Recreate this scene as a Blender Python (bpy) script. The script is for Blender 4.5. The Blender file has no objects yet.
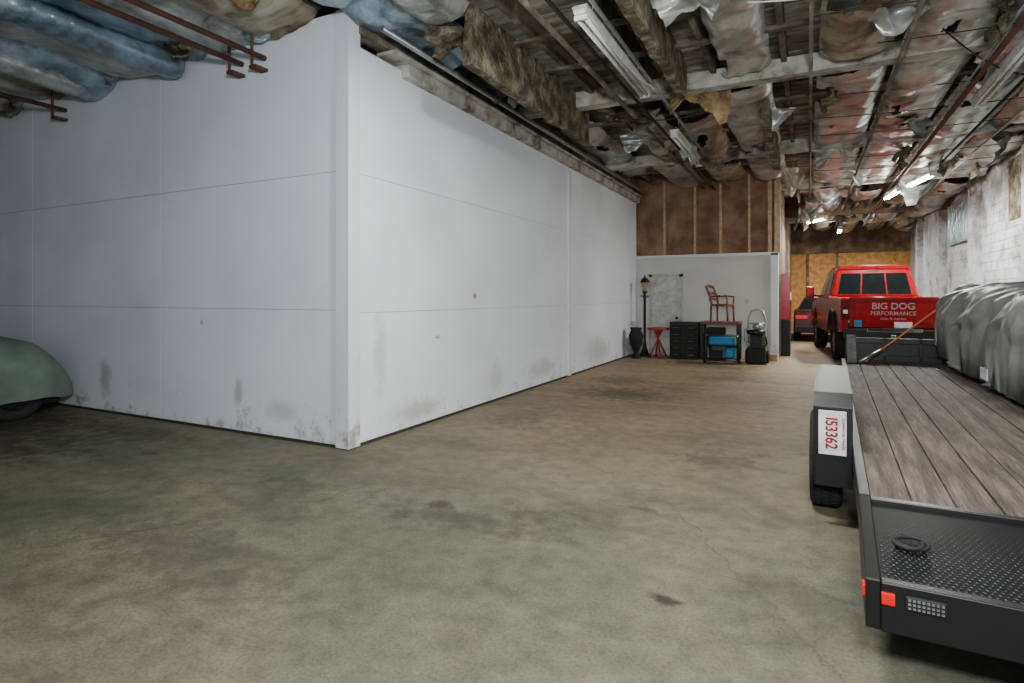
import bpy, math, random
from mathutils import Vector, noise, Matrix
random.seed(7)
S = bpy.context.scene
COL = S.collection

# ---------------------------------------------------------------- helpers
def lin(c):
    out = []
    for v in c[:3]:
        v = v / 255.0
        out.append(v / 12.92 if v <= 0.04045 else ((v + 0.055) / 1.055) ** 2.4)
    return (out[0], out[1], out[2], 1.0)

def nmat(name, stops, scale=4.0, detail=6.0, rough=0.7, metal=0.0, bump=0.0, bscale=None,
         stretch=(1, 1, 1), dist=0.0, spec=0.4):
    m = bpy.data.materials.new(name); m.use_nodes = True
    nt = m.node_tree; N = nt.nodes; L = nt.links
    b = N["Principled BSDF"]
    b.inputs["Roughness"].default_value = rough
    b.inputs["Metallic"].default_value = metal
    b.inputs["Specular IOR Level"].default_value = spec
    tc = N.new("ShaderNodeTexCoord"); mp = N.new("ShaderNodeMapping")
    mp.inputs["Scale"].default_value = stretch
    L.new(tc.outputs["Object"], mp.inputs["Vector"])
    nz = N.new("ShaderNodeTexNoise"); nz.inputs["Scale"].default_value = scale
    nz.inputs["Detail"].default_value = detail; nz.inputs["Roughness"].default_value = 0.62
    nz.inputs["Distortion"].default_value = dist
    L.new(mp.outputs["Vector"], nz.inputs["Vector"])
    cr = N.new("ShaderNodeValToRGB")
    e = cr.color_ramp.elements
    while len(e) < len(stops): e.new(0.5)
    for i, (p, c) in enumerate(stops):
        e[i].position = p; e[i].color = lin(c)
    L.new(nz.outputs["Fac"], cr.inputs["Fac"])
    L.new(cr.outputs["Color"], b.inputs["Base Color"])
    if bump:
        n2 = N.new("ShaderNodeTexNoise"); n2.inputs["Scale"].default_value = bscale or scale * 3
        n2.inputs["Detail"].default_value = 5
        L.new(mp.outputs["Vector"], n2.inputs["Vector"])
        bp = N.new("ShaderNodeBump"); bp.inputs["Strength"].default_value = bump
        bp.inputs["Distance"].default_value = 0.05
        L.new(n2.outputs["Fac"], bp.inputs["Height"])
        L.new(bp.outputs["Normal"], b.inputs["Normal"])
    return m

def flat(name, c, rough=0.5, metal=0.0, emit=None, es=0.0):
    c2 = tuple(max(0, v * 0.82) for v in c)
    m = nmat(name, [(0.35, c2), (0.65, c)], scale=9, detail=4, rough=rough, metal=metal)
    if emit:
        b = m.node_tree.nodes["Principled BSDF"]
        b.inputs["Emission Color"].default_value = lin(emit)
        b.inputs["Emission Strength"].default_value = es
    return m

def empty(name, loc=(0, 0, 0), rz=0.0):
    o = bpy.data.objects.new(name, None); o.location = loc; o.rotation_euler = (0, 0, rz)
    COL.objects.link(o); return o

def add(name, verts, faces, mat, parent=None, loc=(0, 0, 0), rot=(0, 0, 0), smooth=False, bevel=0.0):
    me = bpy.data.meshes.new(name); me.from_pydata([tuple(v) for v in verts], [], faces)
    me.validate(); me.update()
    import bmesh
    bm = bmesh.new(); bm.from_mesh(me); bmesh.ops.recalc_face_normals(bm, faces=bm.faces); bm.to_mesh(me); bm.free()
    if mat: me.materials.append(mat)
    o = bpy.data.objects.new(name, me); o.location = loc; o.rotation_euler = rot
    COL.objects.link(o)
    if parent: o.parent = parent
    if smooth:
        for p in me.polygons: p.use_smooth = True
    if bevel:
        md = o.modifiers.new("bev", "BEVEL"); md.width = bevel; md.segments = 2; md.limit_method = 'ANGLE'
    return o

BF = [(0, 3, 2, 1), (4, 5, 6, 7), (0, 1, 5, 4), (1, 2, 6, 5), (2, 3, 7, 6), (3, 0, 4, 7)]
def bx(x0, x1, y0, y1, z0, z1):
    return [(x0, y0, z0), (x1, y0, z0), (x1, y1, z0), (x0, y1, z0), (x0, y0, z1), (x1, y0, z1), (x1, y1, z1), (x0, y1, z1)]

def box(name, x0, x1, y0, y1, z0, z1, mat, parent=None, bevel=0.0):
    return add(name, bx(x0, x1, y0, y1, z0, z1), BF, mat, parent, bevel=bevel)

def cbox(name, c, s, mat, parent=None, rot=(0, 0, 0), bevel=0.0):
    return add(name, bx(-s[0]/2, s[0]/2, -s[1]/2, s[1]/2, -s[2]/2, s[2]/2), BF, mat, parent, loc=c, rot=rot, bevel=bevel)

def multibox(name, lst, mat, parent=None, bevel=0.0):
    v = []; f = []
    for b in lst:
        o = len(v); v += bx(*b); f += [tuple(i + o for i in q) for q in BF]
    return add(name, v, f, mat, parent, bevel=bevel)

def cyl(name, p0, p1, r, mat, parent=None, seg=14, r2=None):
    p0 = Vector(p0); p1 = Vector(p1); d = (p1 - p0).normalized()
    a = d.orthogonal().normalized(); b = d.cross(a)
    r2 = r if r2 is None else r2
    v = []; f = []
    for k, (p, rr) in enumerate(((p0, r), (p1, r2))):
        for i in range(seg):
            t = 2 * math.pi * i / seg
            v.append(p + (a * math.cos(t) + b * math.sin(t)) * rr)
    for i in range(seg):
        j = (i + 1) % seg; f.append((i, j, seg + j, seg + i))
    f.append(tuple(range(seg))); f.append(tuple(range(2 * seg - 1, seg - 1, -1)))
    o = add(name, v, f, mat, parent)
    for p in o.data.polygons:
        if len(p.vertices) == 4: p.use_smooth = True
    return o

def lathe(name, prof, axis, mat, parent=None, loc=(0, 0, 0), seg=28, closed=False, smooth=True):
    v = []; f = []; n = len(prof)
    for i in range(seg):
        t = 2 * math.pi * i / seg; c, s = math.cos(t), math.sin(t)
        for r, h in prof:
            v.append((h, r * c, r * s) if axis == 'X' else (r * c, r * s, h))
    m = n if closed else n - 1
    for i in range(seg):
        j = (i + 1) % seg
        for k in range(m):
            k2 = (k + 1) % n
            f.append((i * n + k, j * n + k, j * n + k2, i * n + k2))
    return add(name, v, f, mat, parent, loc=loc, smooth=smooth)

def prism(name, poly, axis, a0, a1, mat, parent=None, bevel=0.0):
    n = len(poly)
    def mk(p, a):
        return (a, p[0], p[1]) if axis == 'X' else ((p[0], a, p[1]) if axis == 'Y' else (p[0], p[1], a))
    v = [mk(p, a0) for p in poly] + [mk(p, a1) for p in poly]
    f = [tuple(range(n)), tuple(range(2 * n - 1, n - 1, -1))]
    for i in range(n):
        j = (i + 1) % n; f.append((i, j, n + j, n + i))
    return add(name, v, f, mat, parent, bevel=bevel)

def tube(name, pts, r, mat, parent=None):
    c = bpy.data.curves.new(name, 'CURVE'); c.dimensions = '3D'; c.bevel_depth = r; c.bevel_resolution = 3
    s = c.splines.new('POLY'); s.points.add(len(pts) - 1)
    for i, p in enumerate(pts): s.points[i].co = (p[0], p[1], p[2], 1)
    c.materials.append(mat)
    o = bpy.data.objects.new(name, c); COL.objects.link(o)
    if parent: o.parent = parent
    return o

def text(name, body, size, mat, parent, loc, rot, bold=0.0, sx=1.0):
    c = bpy.data.curves.new(name, 'FONT'); c.body = body; c.size = size; c.extrude = 0.002
    c.align_x = 'CENTER'; c.align_y = 'CENTER'; c.offset = bold
    c.materials.append(mat)
    o = bpy.data.objects.new(name, c); o.location = loc; o.rotation_euler = rot; o.scale = (sx, 1, 1)
    COL.objects.link(o); o.parent = parent; return o

# ---------------------------------------------------------------- materials
def ramp_(N, L, src, stops):
    r = N.new("ShaderNodeValToRGB"); e = r.color_ramp.elements
    while len(e) < len(stops): e.new(0.5)
    for i, (p, c) in enumerate(stops): e[i].position = p; e[i].color = c
    L.new(src, r.inputs["Fac"]); return r
def mix_(N, L, fac, a, bb, typ='MIX'):
    x = N.new("ShaderNodeMixRGB"); x.blend_type = typ
    if isinstance(fac, float): x.inputs[0].default_value = fac
    else: L.new(fac, x.inputs[0])
    for k, s in ((1, a), (2, bb)):
        if isinstance(s, tuple): x.inputs[k].default_value = s
        else: L.new(s, x.inputs[k])
    return x.outputs[0]
def stain_(N, L, tc, nz, cen, rad, col, strength, c):
    mp = N.new("ShaderNodeMapping")
    mp.inputs["Location"].default_value = tuple(-a / b for a, b in zip(cen, rad))
    mp.inputs["Scale"].default_value = tuple(1 / b for b in rad)
    L.new(tc.outputs["Object"], mp.inputs["Vector"])
    ln = N.new("ShaderNodeVectorMath"); ln.operation = 'LENGTH'; L.new(mp.outputs[0], ln.inputs[0])
    ad = N.new("ShaderNodeMath"); ad.operation = 'MULTIPLY_ADD'
    L.new(nz.outputs["Fac"], ad.inputs[0]); ad.inputs[1].default_value = 2.4; L.new(ln.outputs["Value"], ad.inputs[2])
    ad2 = N.new("ShaderNodeMath"); ad2.operation = 'MULTIPLY'; L.new(ad.outputs[0], ad2.inputs[0]); ad2.inputs[1].default_value = 0.45
    r = ramp_(N, L, ad2.outputs[0], [(0.0, (strength,) * 3 + (1,)), (0.72, (strength * 0.8,) * 3 + (1,)), (1.0, (0, 0, 0, 1))])
    return mix_(N, L, r.outputs[0], c, col)

def floor_mat():
    m = bpy.data.materials.new("concrete_floor"); m.use_nodes = True
    nt = m.node_tree; N = nt.nodes; L = nt.links; b = N["Principled BSDF"]
    b.inputs["Roughness"].default_value = 0.62; b.inputs["Specular IOR Level"].default_value = 0.25
    tc = N.new("ShaderNodeTexCoord")
    def noi(sc, det, dist=0.0, st=(1, 1, 1)):
        mp = N.new("ShaderNodeMapping"); mp.inputs["Scale"].default_value = st
        L.new(tc.outputs["Object"], mp.inputs["Vector"])
        n = N.new("ShaderNodeTexNoise"); n.inputs["Scale"].default_value = sc; n.inputs["Detail"].default_value = det
        n.inputs["Distortion"].default_value = dist; n.inputs["Roughness"].default_value = 0.65
        L.new(mp.outputs["Vector"], n.inputs["Vector"]); return n
    n1 = noi(0.55, 8, 0.6); n2 = noi(7.0, 8, 0.2); n3 = noi(60, 3); n4 = noi(0.9, 6, 1.2, (0.35, 1.0, 1))
    n5 = noi(1.8, 10, 0.8, (0.6, 1.0, 1))
    base = ramp_(N, L, n1.outputs["Fac"], [(0.3, lin((76, 78, 67))), (0.5, lin((95, 95, 81))), (0.72, lin((112, 108, 90)))])
    fine = ramp_(N, L, n2.outputs["Fac"], [(0.3, (0.62, 0.62, 0.62, 1)), (0.7, (1.14, 1.14, 1.12, 1))])
    c = mix_(N, L, 0.9, base.outputs[0], fine.outputs[0], 'MULTIPLY')
    blot = ramp_(N, L, n5.outputs["Fac"], [(0.36, (0.6, 0.6, 0.6, 1)), (0.5, (1, 1, 1, 1))])
    c = mix_(N, L, 0.65, c, blot.outputs[0], 'MULTIPLY')
    grit = ramp_(N, L, n3.outputs["Fac"], [(0.32, (0.62, 0.62, 0.62, 1)), (0.6, (1.05, 1.05, 1.05, 1))])
    c = mix_(N, L, 0.9, c, grit.outputs[0], 'MULTIPLY')
    sp = N.new("ShaderNodeSeparateXYZ"); L.new(tc.outputs["Object"], sp.inputs[0])
    mr = N.new("ShaderNodeMapRange"); mr.inputs[1].default_value = 3.5; mr.inputs[2].default_value = 9.5
    L.new(sp.outputs["Y"], mr.inputs[0])
    ml = N.new("ShaderNodeMath"); ml.operation = 'MULTIPLY'; L.new(mr.outputs[0], ml.inputs[0])
    dr = ramp_(N, L, n4.outputs["Fac"], [(0.3, (0.35, 0.35, 0.35, 1)), (0.6, (0.95, 0.95, 0.95, 1))]); L.new(dr.outputs[0], ml.inputs[1])
    c = mix_(N, L, ml.outputs[0], c, mix_(N, L, 0.9, lin((154, 132, 102)), fine.outputs[0], 'MULTIPLY'))
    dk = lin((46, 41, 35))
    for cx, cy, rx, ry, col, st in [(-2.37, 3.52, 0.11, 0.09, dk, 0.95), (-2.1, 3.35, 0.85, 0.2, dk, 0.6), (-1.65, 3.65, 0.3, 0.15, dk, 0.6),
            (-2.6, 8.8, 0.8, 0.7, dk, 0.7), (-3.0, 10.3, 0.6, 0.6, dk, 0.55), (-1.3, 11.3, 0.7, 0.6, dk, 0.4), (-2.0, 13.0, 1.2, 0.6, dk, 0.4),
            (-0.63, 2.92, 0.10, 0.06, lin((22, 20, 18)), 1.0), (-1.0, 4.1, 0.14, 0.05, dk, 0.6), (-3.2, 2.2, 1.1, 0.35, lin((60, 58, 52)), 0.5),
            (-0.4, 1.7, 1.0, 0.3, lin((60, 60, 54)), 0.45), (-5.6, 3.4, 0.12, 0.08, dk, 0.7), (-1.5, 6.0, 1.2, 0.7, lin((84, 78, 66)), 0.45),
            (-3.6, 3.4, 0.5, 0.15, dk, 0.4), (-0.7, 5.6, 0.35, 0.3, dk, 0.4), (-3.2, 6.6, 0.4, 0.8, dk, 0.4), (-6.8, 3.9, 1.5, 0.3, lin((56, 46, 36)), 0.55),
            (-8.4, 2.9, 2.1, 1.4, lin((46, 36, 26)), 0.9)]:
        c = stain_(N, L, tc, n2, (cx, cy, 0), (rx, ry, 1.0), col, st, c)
    mpv = N.new("ShaderNodeMapping"); mpv.inputs["Scale"].default_value = (0.33, 0.28, 1)
    nd = mix_(N, L, 0.25, tc.outputs["Object"], n2.outputs["Color"], 'ADD'); L.new(nd, mpv.inputs["Vector"])
    vo = N.new("ShaderNodeTexVoronoi"); vo.feature = 'DISTANCE_TO_EDGE'; vo.inputs["Scale"].default_value = 1.0
    L.new(mpv.outputs[0], vo.inputs["Vector"])
    ck = ramp_(N, L, vo.outputs["Distance"], [(0.0, (1, 1, 1, 1)), (0.0025, (0, 0, 0, 1))])
    mk = ramp_(N, L, n1.outputs["Fac"], [(0.42, (0, 0, 0, 1)), (0.58, (0.6, 0.6, 0.6, 1))])
    c = mix_(N, L, mix_(N, L, 1.0, ck.outputs[0], mk.outputs[0], 'MULTIPLY'), c, lin((40, 36, 30)))
    L.new(c, b.inputs["Base Color"])
    bp = N.new("ShaderNodeBump"); bp.inputs["Strength"].default_value = 0.35; bp.inputs["Distance"].default_value = 0.02
    L.new(n2.outputs["Fac"], bp.inputs["Height"]); L.new(bp.outputs[0], b.inputs["Normal"])
    return m

def white_wall_mat(name, base=(232, 237, 244), dirt=(120, 104, 88), amount=1.0, hi=1.3, scale=3.2, lo=0.66, spots=()):
    m = bpy.data.materials.new(name); m.use_nodes = True
    nt = m.node_tree; N = nt.nodes; L = nt.links; b = N["Principled BSDF"]
    b.inputs["Roughness"].default_value = 0.5; b.inputs["Specular IOR Level"].default_value = 0.25
    tc = N.new("ShaderNodeTexCoord"); sp = N.new("ShaderNodeSeparateXYZ"); L.new(tc.outputs["Object"], sp.inputs[0])
    n1 = N.new("ShaderNodeTexNoise"); n1.inputs["Scale"].default_value = scale; n1.inputs["Detail"].default_value = 10
    n1.inputs["Roughness"].default_value = 0.72
    L.new(tc.outputs["Object"], n1.inputs["Vector"])
    mr = N.new("ShaderNodeMapRange"); mr.inputs[1].default_value = 0.0; mr.inputs[2].default_value = hi
    mr.inputs[3].default_value = 0.17 * amount; mr.inputs[4].default_value = 0.0
    L.new(sp.outputs["Z"], mr.inputs[0])
    ad = N.new("ShaderNodeMath"); L.new(n1.outputs["Fac"], ad.inputs[0]); L.new(mr.outputs[0], ad.inputs[1])
    r = ramp_(N, L, ad.outputs[0], [(lo, (0, 0, 0, 1)), (lo + 0.14, (0.7, 0.7, 0.7, 1))])
    n2 = N.new("ShaderNodeTexNoise"); n2.inputs["Scale"].default_value = 0.8; n2.inputs["Detail"].default_value = 4
    L.new(tc.outputs["Object"], n2.inputs["Vector"])
    r2 = ramp_(N, L, n2.outputs["Fac"], [(0.3, lin(tuple(v * 0.93 for v in base))), (0.65, lin(base))])
    c = mix_(N, L, r.outputs[0], r2.outputs[0], lin(dirt))
    for cen, rad, col, st in spots:
        c = stain_(N, L, tc, n1, cen, rad, lin(col), st, c)
    L.new(c, b.inputs["Base Color"])
    bp = N.new("ShaderNodeBump"); bp.inputs["Strength"].default_value = 0.08; bp.inputs["Distance"].default_value = 0.02
    L.new(n1.outputs["Fac"], bp.inputs["Height"]); L.new(bp.outputs[0], b.inputs["Normal"])
    return m

M = {}
gr = (96, 92, 90); br = (120, 86, 60)
M['floor'] = floor_mat()
M['wall'] = white_wall_mat("white_painted_panel", amount=1.0, hi=0.7, lo=0.68, scale=4.5, spots=[
    ((-8.1, 4.37, .45), (.16, .3, .3), gr, .5), ((-5.58, 4.37, .45), (.09, .3, .22), gr, .5), ((-4.9, 4.37, .3), (.3, .3, .12), gr, .3),
    ((-4.0, 6.8, 1.5), (.3, .05, .05), br, .95), ((-4.0, 4.85, .9), (.3, .12, .5), gr, .3), ((-4.0, 5.5, .2), (.3, .6, .16), br, .45),
    ((-4.0, 7.4, .35), (.3, .3, .25), gr, .3), ((-4.0, 9.0, .3), (.3, .7, .2), gr, .35), ((-4.0, 12.0, .35), (.3, 1.0, .3), br, .35),
    ((-4.0, 5.9, 1.0), (.3, .06, .03), gr, .8), ((-6.2, 4.37, 1.2), (.03, .3, .03), gr, .6)])
M['trimw'] = white_wall_mat("white_painted_trim", (222, 227, 233), (120, 108, 92), 1.0, 2.0)
M['farwall'] = white_wall_mat("white_far_partition", (212, 212, 206), (110, 95, 80), 0.8, 2.0)
M['doorw'] = flat("cream_door_paint", (212, 213, 208), 0.45)
M['doorc'] = flat("grey_door_casing", (190, 190, 186), 0.5)
M['block'] = white_wall_mat("stained_white_block", (196, 200, 204), (88, 68, 50), -1.2, 5.0, 1.6, 0.37)
M['seam'] = flat("panel_seam_backing", (190, 193, 196), 0.9)  # grey wall backing that shows through the panel gaps
M['darkgap'] = flat("dark_base_gap", (58, 54, 50), 0.9)
M['plank'] = nmat("ceiling_planks", [(0.3, (78, 72, 66)), (0.46, (136, 131, 122)), (0.62, (190, 187, 178))], 1.8, 9, 0.9, bump=0.4, stretch=(0.8, 3, 1))
M['joist'] = nmat("old_joist_wood", [(0.3, (56, 49, 41)), (0.55, (106, 98, 86)), (0.75, (162, 157, 146))], 3, 8, 0.9, bump=0.4)
M['beamw'] = nmat("peeling_white_beam", [(0.34, (90, 78, 64)), (0.48, (162, 158, 148)), (0.7, (202, 202, 196))], 3.5, 9, 0.8, bump=0.3)
M['foil'] = nmat("foil_insulation_silver", [(0.34, (86, 78, 64)), (0.44, (146, 148, 142)), (0.7, (214, 218, 216))], 1.3, 10, 0.34, 0.6, bump=0.7, bscale=4, dist=1.0)
M['foilb'] = nmat("foil_insulation_blue", [(0.33, (90, 98, 100)), (0.5, (140, 162, 176)), (0.75, (206, 220, 228))], 1.3, 8, 0.3, 0.6, bump=0.7, bscale=4, dist=0.8)
M['kraft'] = nmat("kraft_insulation_paper", [(0.36, (80, 66, 46)), (0.48, (146, 136, 112)), (0.62, (186, 184, 172))], 1.2, 10, 0.42, 0.4, bump=0.7, bscale=4, dist=1.0)
M['batt'] = nmat("brown_fibreglass_batt", [(0.34, (44, 40, 32)), (0.5, (98, 90, 72)), (0.66, (150, 142, 120))], 5, 10, 0.95, bump=1.0, bscale=18)
M['pink'] = nmat("tan_fibreglass_batt", [(0.34, (84, 64, 40)), (0.5, (146, 120, 82)), (0.66, (182, 160, 120))], 4, 9, 0.95, bump=1.0, bscale=15)
M['osb'] = nmat("osb_board", [(0.3, (134, 92, 48)), (0.5, (180, 130, 70)), (0.7, (206, 162, 100))], 5, 8, 0.8)
M['brick'] = nmat("brown_board_wall", [(0.3, (104, 78, 60)), (0.5, (142, 108, 84)), (0.7, (168, 138, 112))], 2.5, 9, 0.9, bump=0.4)
M['darkb'] = nmat("dark_soiled_wood", [(0.3, (52, 42, 34)), (0.5, (98, 80, 62)), (0.7, (144, 124, 102))], 2.5, 9, 0.9, bump=0.4)
M['stud'] = flat("pale_wood_stud", (196, 172, 136), 0.8)
M['rust'] = flat("rusty_steel", (96, 62, 50), 0.7, 0.1)
M['black'] = flat("black_painted_steel", (15, 16, 17), 0.4, 0.0)
M['black2'] = flat("matte_black_plastic", (22, 22, 23), 0.7)
M['rubber'] = nmat("tyre_rubber", [(0.3, (16, 16, 16)), (0.7, (34, 33, 32))], 12, 4, 0.85, bump=0.2)
M['steel'] = flat("galvanised_steel", (168, 172, 174), 0.35, 0.8)
M['chrome'] = flat("chrome", (200, 202, 204), 0.15, 1.0)
M['red'] = flat("red_car_paint", (146, 10, 18), 0.2)
M['dred'] = flat("dark_maroon_car_paint", (58, 12, 16), 0.25)
M['redl'] = flat("red_lens", (205, 16, 14), 0.2, 0, (255, 40, 20), 0.05)
M['tlamp'] = flat("dark_red_tail_lens", (96, 8, 12), 0.15)
M['glass'] = flat("dark_tinted_glass", (22, 27, 28), 0.08)
M['whitep'] = flat("white_plastic", (225, 225, 222), 0.4)
M['decal'] = flat("silver_decal", (172, 140, 142), 0.4)
M['redtxt'] = flat("red_lettering", (140, 8, 28), 0.5)
M['blue'] = flat("blue_enamel", (24, 124, 176), 0.4)
M['wood'] = nmat("varnished_wood", [(0.3, (84, 44, 26)), (0.7, (136, 78, 48))], 5, 6, 0.4, stretch=(1, 1, 6))
M['deck'] = nmat("weathered_deck_board", [(0.28, (46, 40, 36)), (0.5, (82, 73, 66)), (0.72, (120, 109, 99))], 2.2, 10, 0.7, bump=0.5, bscale=8, stretch=(9, 0.8, 3))
M['tarpL'] = nmat("green_grey_car_cover", [(0.3, (80, 91, 84)), (0.7, (106, 118, 110))], 2.5, 6, 0.7, bump=0.35, bscale=4)
M['tarpR'] = nmat("grey_vehicle_cover", [(0.3, (98, 100, 98)), (0.7, (134, 136, 134))], 2.5, 6, 0.45, bump=0.35, bscale=5)
M['tubeon'] = flat("lit_fluorescent_tube", (255, 255, 255), 0.5, 0, (248, 250, 240), 160.0)
M['orange'] = flat("orange_strap", (215, 130, 80), 0.7)
M['redpaint'] = flat("red_painted_wood", (168, 52, 40), 0.5)
M['cardboard'] = flat("tan_box", (176, 150, 112), 0.8)

# ---------------------------------------------------------------- room shell
box("floor", -13, 3.7, -5, 28.2, -0.1, 0.0, M['floor'])
pk = []
y = -5.0
while y < 28.2:
    pk.append((-13, 3.7, y + .006, y + .19, 4.62 + random.uniform(0, .02), 4.7)); y += 0.196
ce = box("ceiling", -13, 3.7, -5, 28.2, 4.68, 4.8, M['darkb'])
multibox("planks", pk, M['plank'], ce)
wr_ = box("wall_right", 3.6, 3.75, -5, 28.2, 0, 4.66, M['block'])
bl = []
for r_ in range(22):
    y = 5.0 + (0.21 if r_ % 2 else 0)
    while y < 27.6:
        bl.append((3.588, 3.602, y + .006, y + .414, r_ * .205 + .006, r_ * .205 + .199)); y += .42
multibox("blocks", bl, M['block'], wr_)
box("wall_back", -13, 3.6, -5.15, -5.0, 0, 4.66, M['block'])
box("wall_left", -13.15, -13, -5, 4.5, 0, 4.66, M['block'])
box("wall_end", -0.75, 3.6, 28.0, 28.15, 0, 4.66, M['osb'])
multibox("trim_end_wall", [(-.68, 3.6, 27.9, 28.0, 3.3, 4.66), (1.0, 1.1, 27.92, 28, 0, 3.3), (-.1, 0, 27.92, 28, 0, 3.3)], M['darkb'])

# storage room
wf = box("wall_storage_front", -13, -4.03, 4.39, 4.5, 0, 4.3, M['seam'])
ws = box("wall_storage_side", -4.14, -4.02, 4.5, 15.04, 0, 4.0, M['seam'])
g = 0.0025
zs = [0.03, 1.36, 2.73, 4.3]
xs = [-12.9, -9.9, -6.95, -4.03]
pl = []
for i in range(3):
    for k in range(3):
        pl.append((xs[i] + g, xs[i + 1] - g, 4.372, 4.392, zs[k] + g, zs[k + 1] - g))
multibox("panels", pl, M['wall'], wf)
ys = [4.42, 7.66, 10.2, 12.7, 15.04]; zz = [0.03, 1.33, 2.72, 3.98]
pl = []
for i in range(4):
    for k in range(3):
        pl.append((-4.022, -4.002, ys[i] + g, ys[i + 1] - g, zz[k] + g, zz[k + 1] - g))
multibox("panels", pl, M['wall'], ws)
multibox("trim_corner", [(-4.15, -3.985, 4.352, 4.371, 0.01, 4.3), (-4.028, -3.985, 4.3705, 4.52, 0.01, 4.3)], M['trimw'])
multibox("trim_wall_joint", [(-4.002, -3.96, 10.15, 10.27, 0.02, 3.8)], M['trimw'])
multibox("baseboard_gap", [(-13, -4.03, 4.368, 4.40, 0.0, 0.022), (-4.02, -3.998, 4.53, 15.03, 0.0, 0.022)], M['darkgap'])
multibox("trim_header_beam", [(-4.14, -3.90, 5.2, 15.0, 3.90, 4.04), (-4.10, -3.84, 4.9, 15.0, 4.04, 4.08)], M['beamw'], bevel=0.01)
box("trim_header_upper", -4.1, -3.95, 4.5, 15, 4.10, 4.62, M['joist'])

# far partition with door
fp = box("wall_far_partition", -4.0, -0.68, 15.04, 15.16, 0, 2.5, M['farwall'])
box("wall_far_upper", -4.0, -0.68, 15.10, 15.2, 2.5, 4.62, M['brick'])
multibox("trim_studs", [(x, x + 0.05, 15.0, 15.1, 2.53, 4.4) for x in (-3.3, -2.55, -1.95, -1.3)], M['stud'])
multibox("trim_partition", [(-0.80, -0.64, 14.98, 15.2, 0, 2.5), (-4.0, -0.64, 14.98, 15.05, 2.46, 2.53)], M['trimw'])
multibox("trim_wood_posts", [(-0.72, -0.6, 15.0, 15.15, 2.53, 4.5), (-0.86, -0.78, 15.0, 15.1, 2.53, 4.3)], M['stud'])
box("wall_passage", -0.80, -0.68, 15.2, 28, 0, 4.62, M['darkb'])
d = empty("door_1", (-3.24, 15.03, 0))
box("slab", -0.35, 0.35, -0.04, 0.0, 0.01, 1.98, M['doorw'], d)
multibox("panels", [(x, x + 0.24, -0.05, -0.035, z0, z1) for x in (-0.29, 0.05) for z0, z1 in ((0.15, 0.75), (0.85, 1.5), (1.58, 1.85))], M['doorw'], d, 0.01)
multibox("casing", [(-0.42, -0.35, -0.06, 0.0, 0, 2.05), (0.35, 0.42, -0.06, 0.0, 0, 2.05), (-0.42, 0.42, -0.06, 0.0, 1.98, 2.05)], M['doorc'], d)
cyl("knob", (0.28, -0.04, 0.95), (0.28, -0.1, 0.95), 0.035, M['black'], d)
multibox("trim_pilasters", [(3.42, 3.6, y, y + 0.4, 0, 4.62) for y in (9.8, 13.2, 17.2, 21.2, 25.0)], M['block'])
multibox("trim_wall_patches", [(3.57, 3.59, 14.2, 15.0, 3.0, 4.2), (3.57, 3.592, 10.6, 11.6, 3.4, 4.3)], M['batt'])
box("wall_sign", 3.5, 3.53, 17.9, 20.4, 2.9, 4.0, M['foilb'])
multibox("trim_cross_header", [(-0.68, 3.6, 20.6, 20.8, 4.0, 4.62)], M['darkb'])

# ---------------------------------------------------------------- ceiling structure
jl = []
x = -12.6
while x < 3.5:
    y1 = 4.35 if x < -4.15 else 28
    jl.append((x, x + 0.06, -4.9, y1, 4.36, 4.62)); x += 0.82
multibox("ceiling_joists", jl, M['joist'])
multibox("ceiling_cross_beams", [(-3.9, 3.5, y, y + 0.22, 4.20, 4.42) for y in (7.9, 12.1, 16.3, 24.0)], M['beamw'], bevel=0.01)
multibox("ceiling_cross_furring", [(-3.9, 3.5, y, y + 0.08, 4.33, 4.37) for y in (4.6, 5.9, 6.8, 9.3, 10.6, 13.5)], M['joist'])

ins = empty("ceiling_insulation")
def batt(nm, x0, x1, y0, y1, z, sag, mat, seed, tilt=0.0, hole=0.45, strap=1.2):
    nx = 16; ny = max(6, int((y1 - y0) / 0.06)); v = []; f = []
    for j in range(ny + 1):
        y = y0 + (y1 - y0) * j / ny
        ph = (y / strap + seed * 0.37)
        per = abs(math.sin(ph * math.pi)) ** 0.45
        for i in range(nx + 1):
            t = i / nx; xx = x0 + (x1 - x0) * t
            s = max(0.0, 1 - abs(2 * t - 1) ** 4)
            n1 = noise.noise(Vector((xx * .8 + seed * 3.1, y * 0.6, seed)))
            n2 = noise.noise(Vector((xx * 3 + seed, y * 2.5, seed * 2)))
            n3 = abs(noise.noise(Vector((xx * 5 + y * 2 + seed, y * 3 - xx * 2, seed * 5))))
            n4 = abs(noise.noise(Vector((xx * 12 + seed, y * 9, seed * 5))))
            zz_ = z - sag * s * (0.4 + 0.6 * per) * (1 + 1.1 * n1) + 0.02 * n2 + 0.045 * n3 + 0.015 * n4 + tilt * (t - 0.5)
            v.append((xx + 0.03 * n2, y, min(zz_, 4.6)))
    for j in range(ny):
        y = y0 + (y1 - y0) * j / ny
        for i in range(nx):
            h = noise.noise(Vector((i * .10 + seed * 7, y * 0.9, seed * 1.7))) + 0.12 * noise.noise(Vector((i * .5, y * 6, seed)))
            if h > hole: continue
            a = j * (nx + 1) + i; f.append((a, a + 1, a + nx + 2, a + nx + 1))
    if f: add(nm, v, f, mat, ins, smooth=True)

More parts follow.
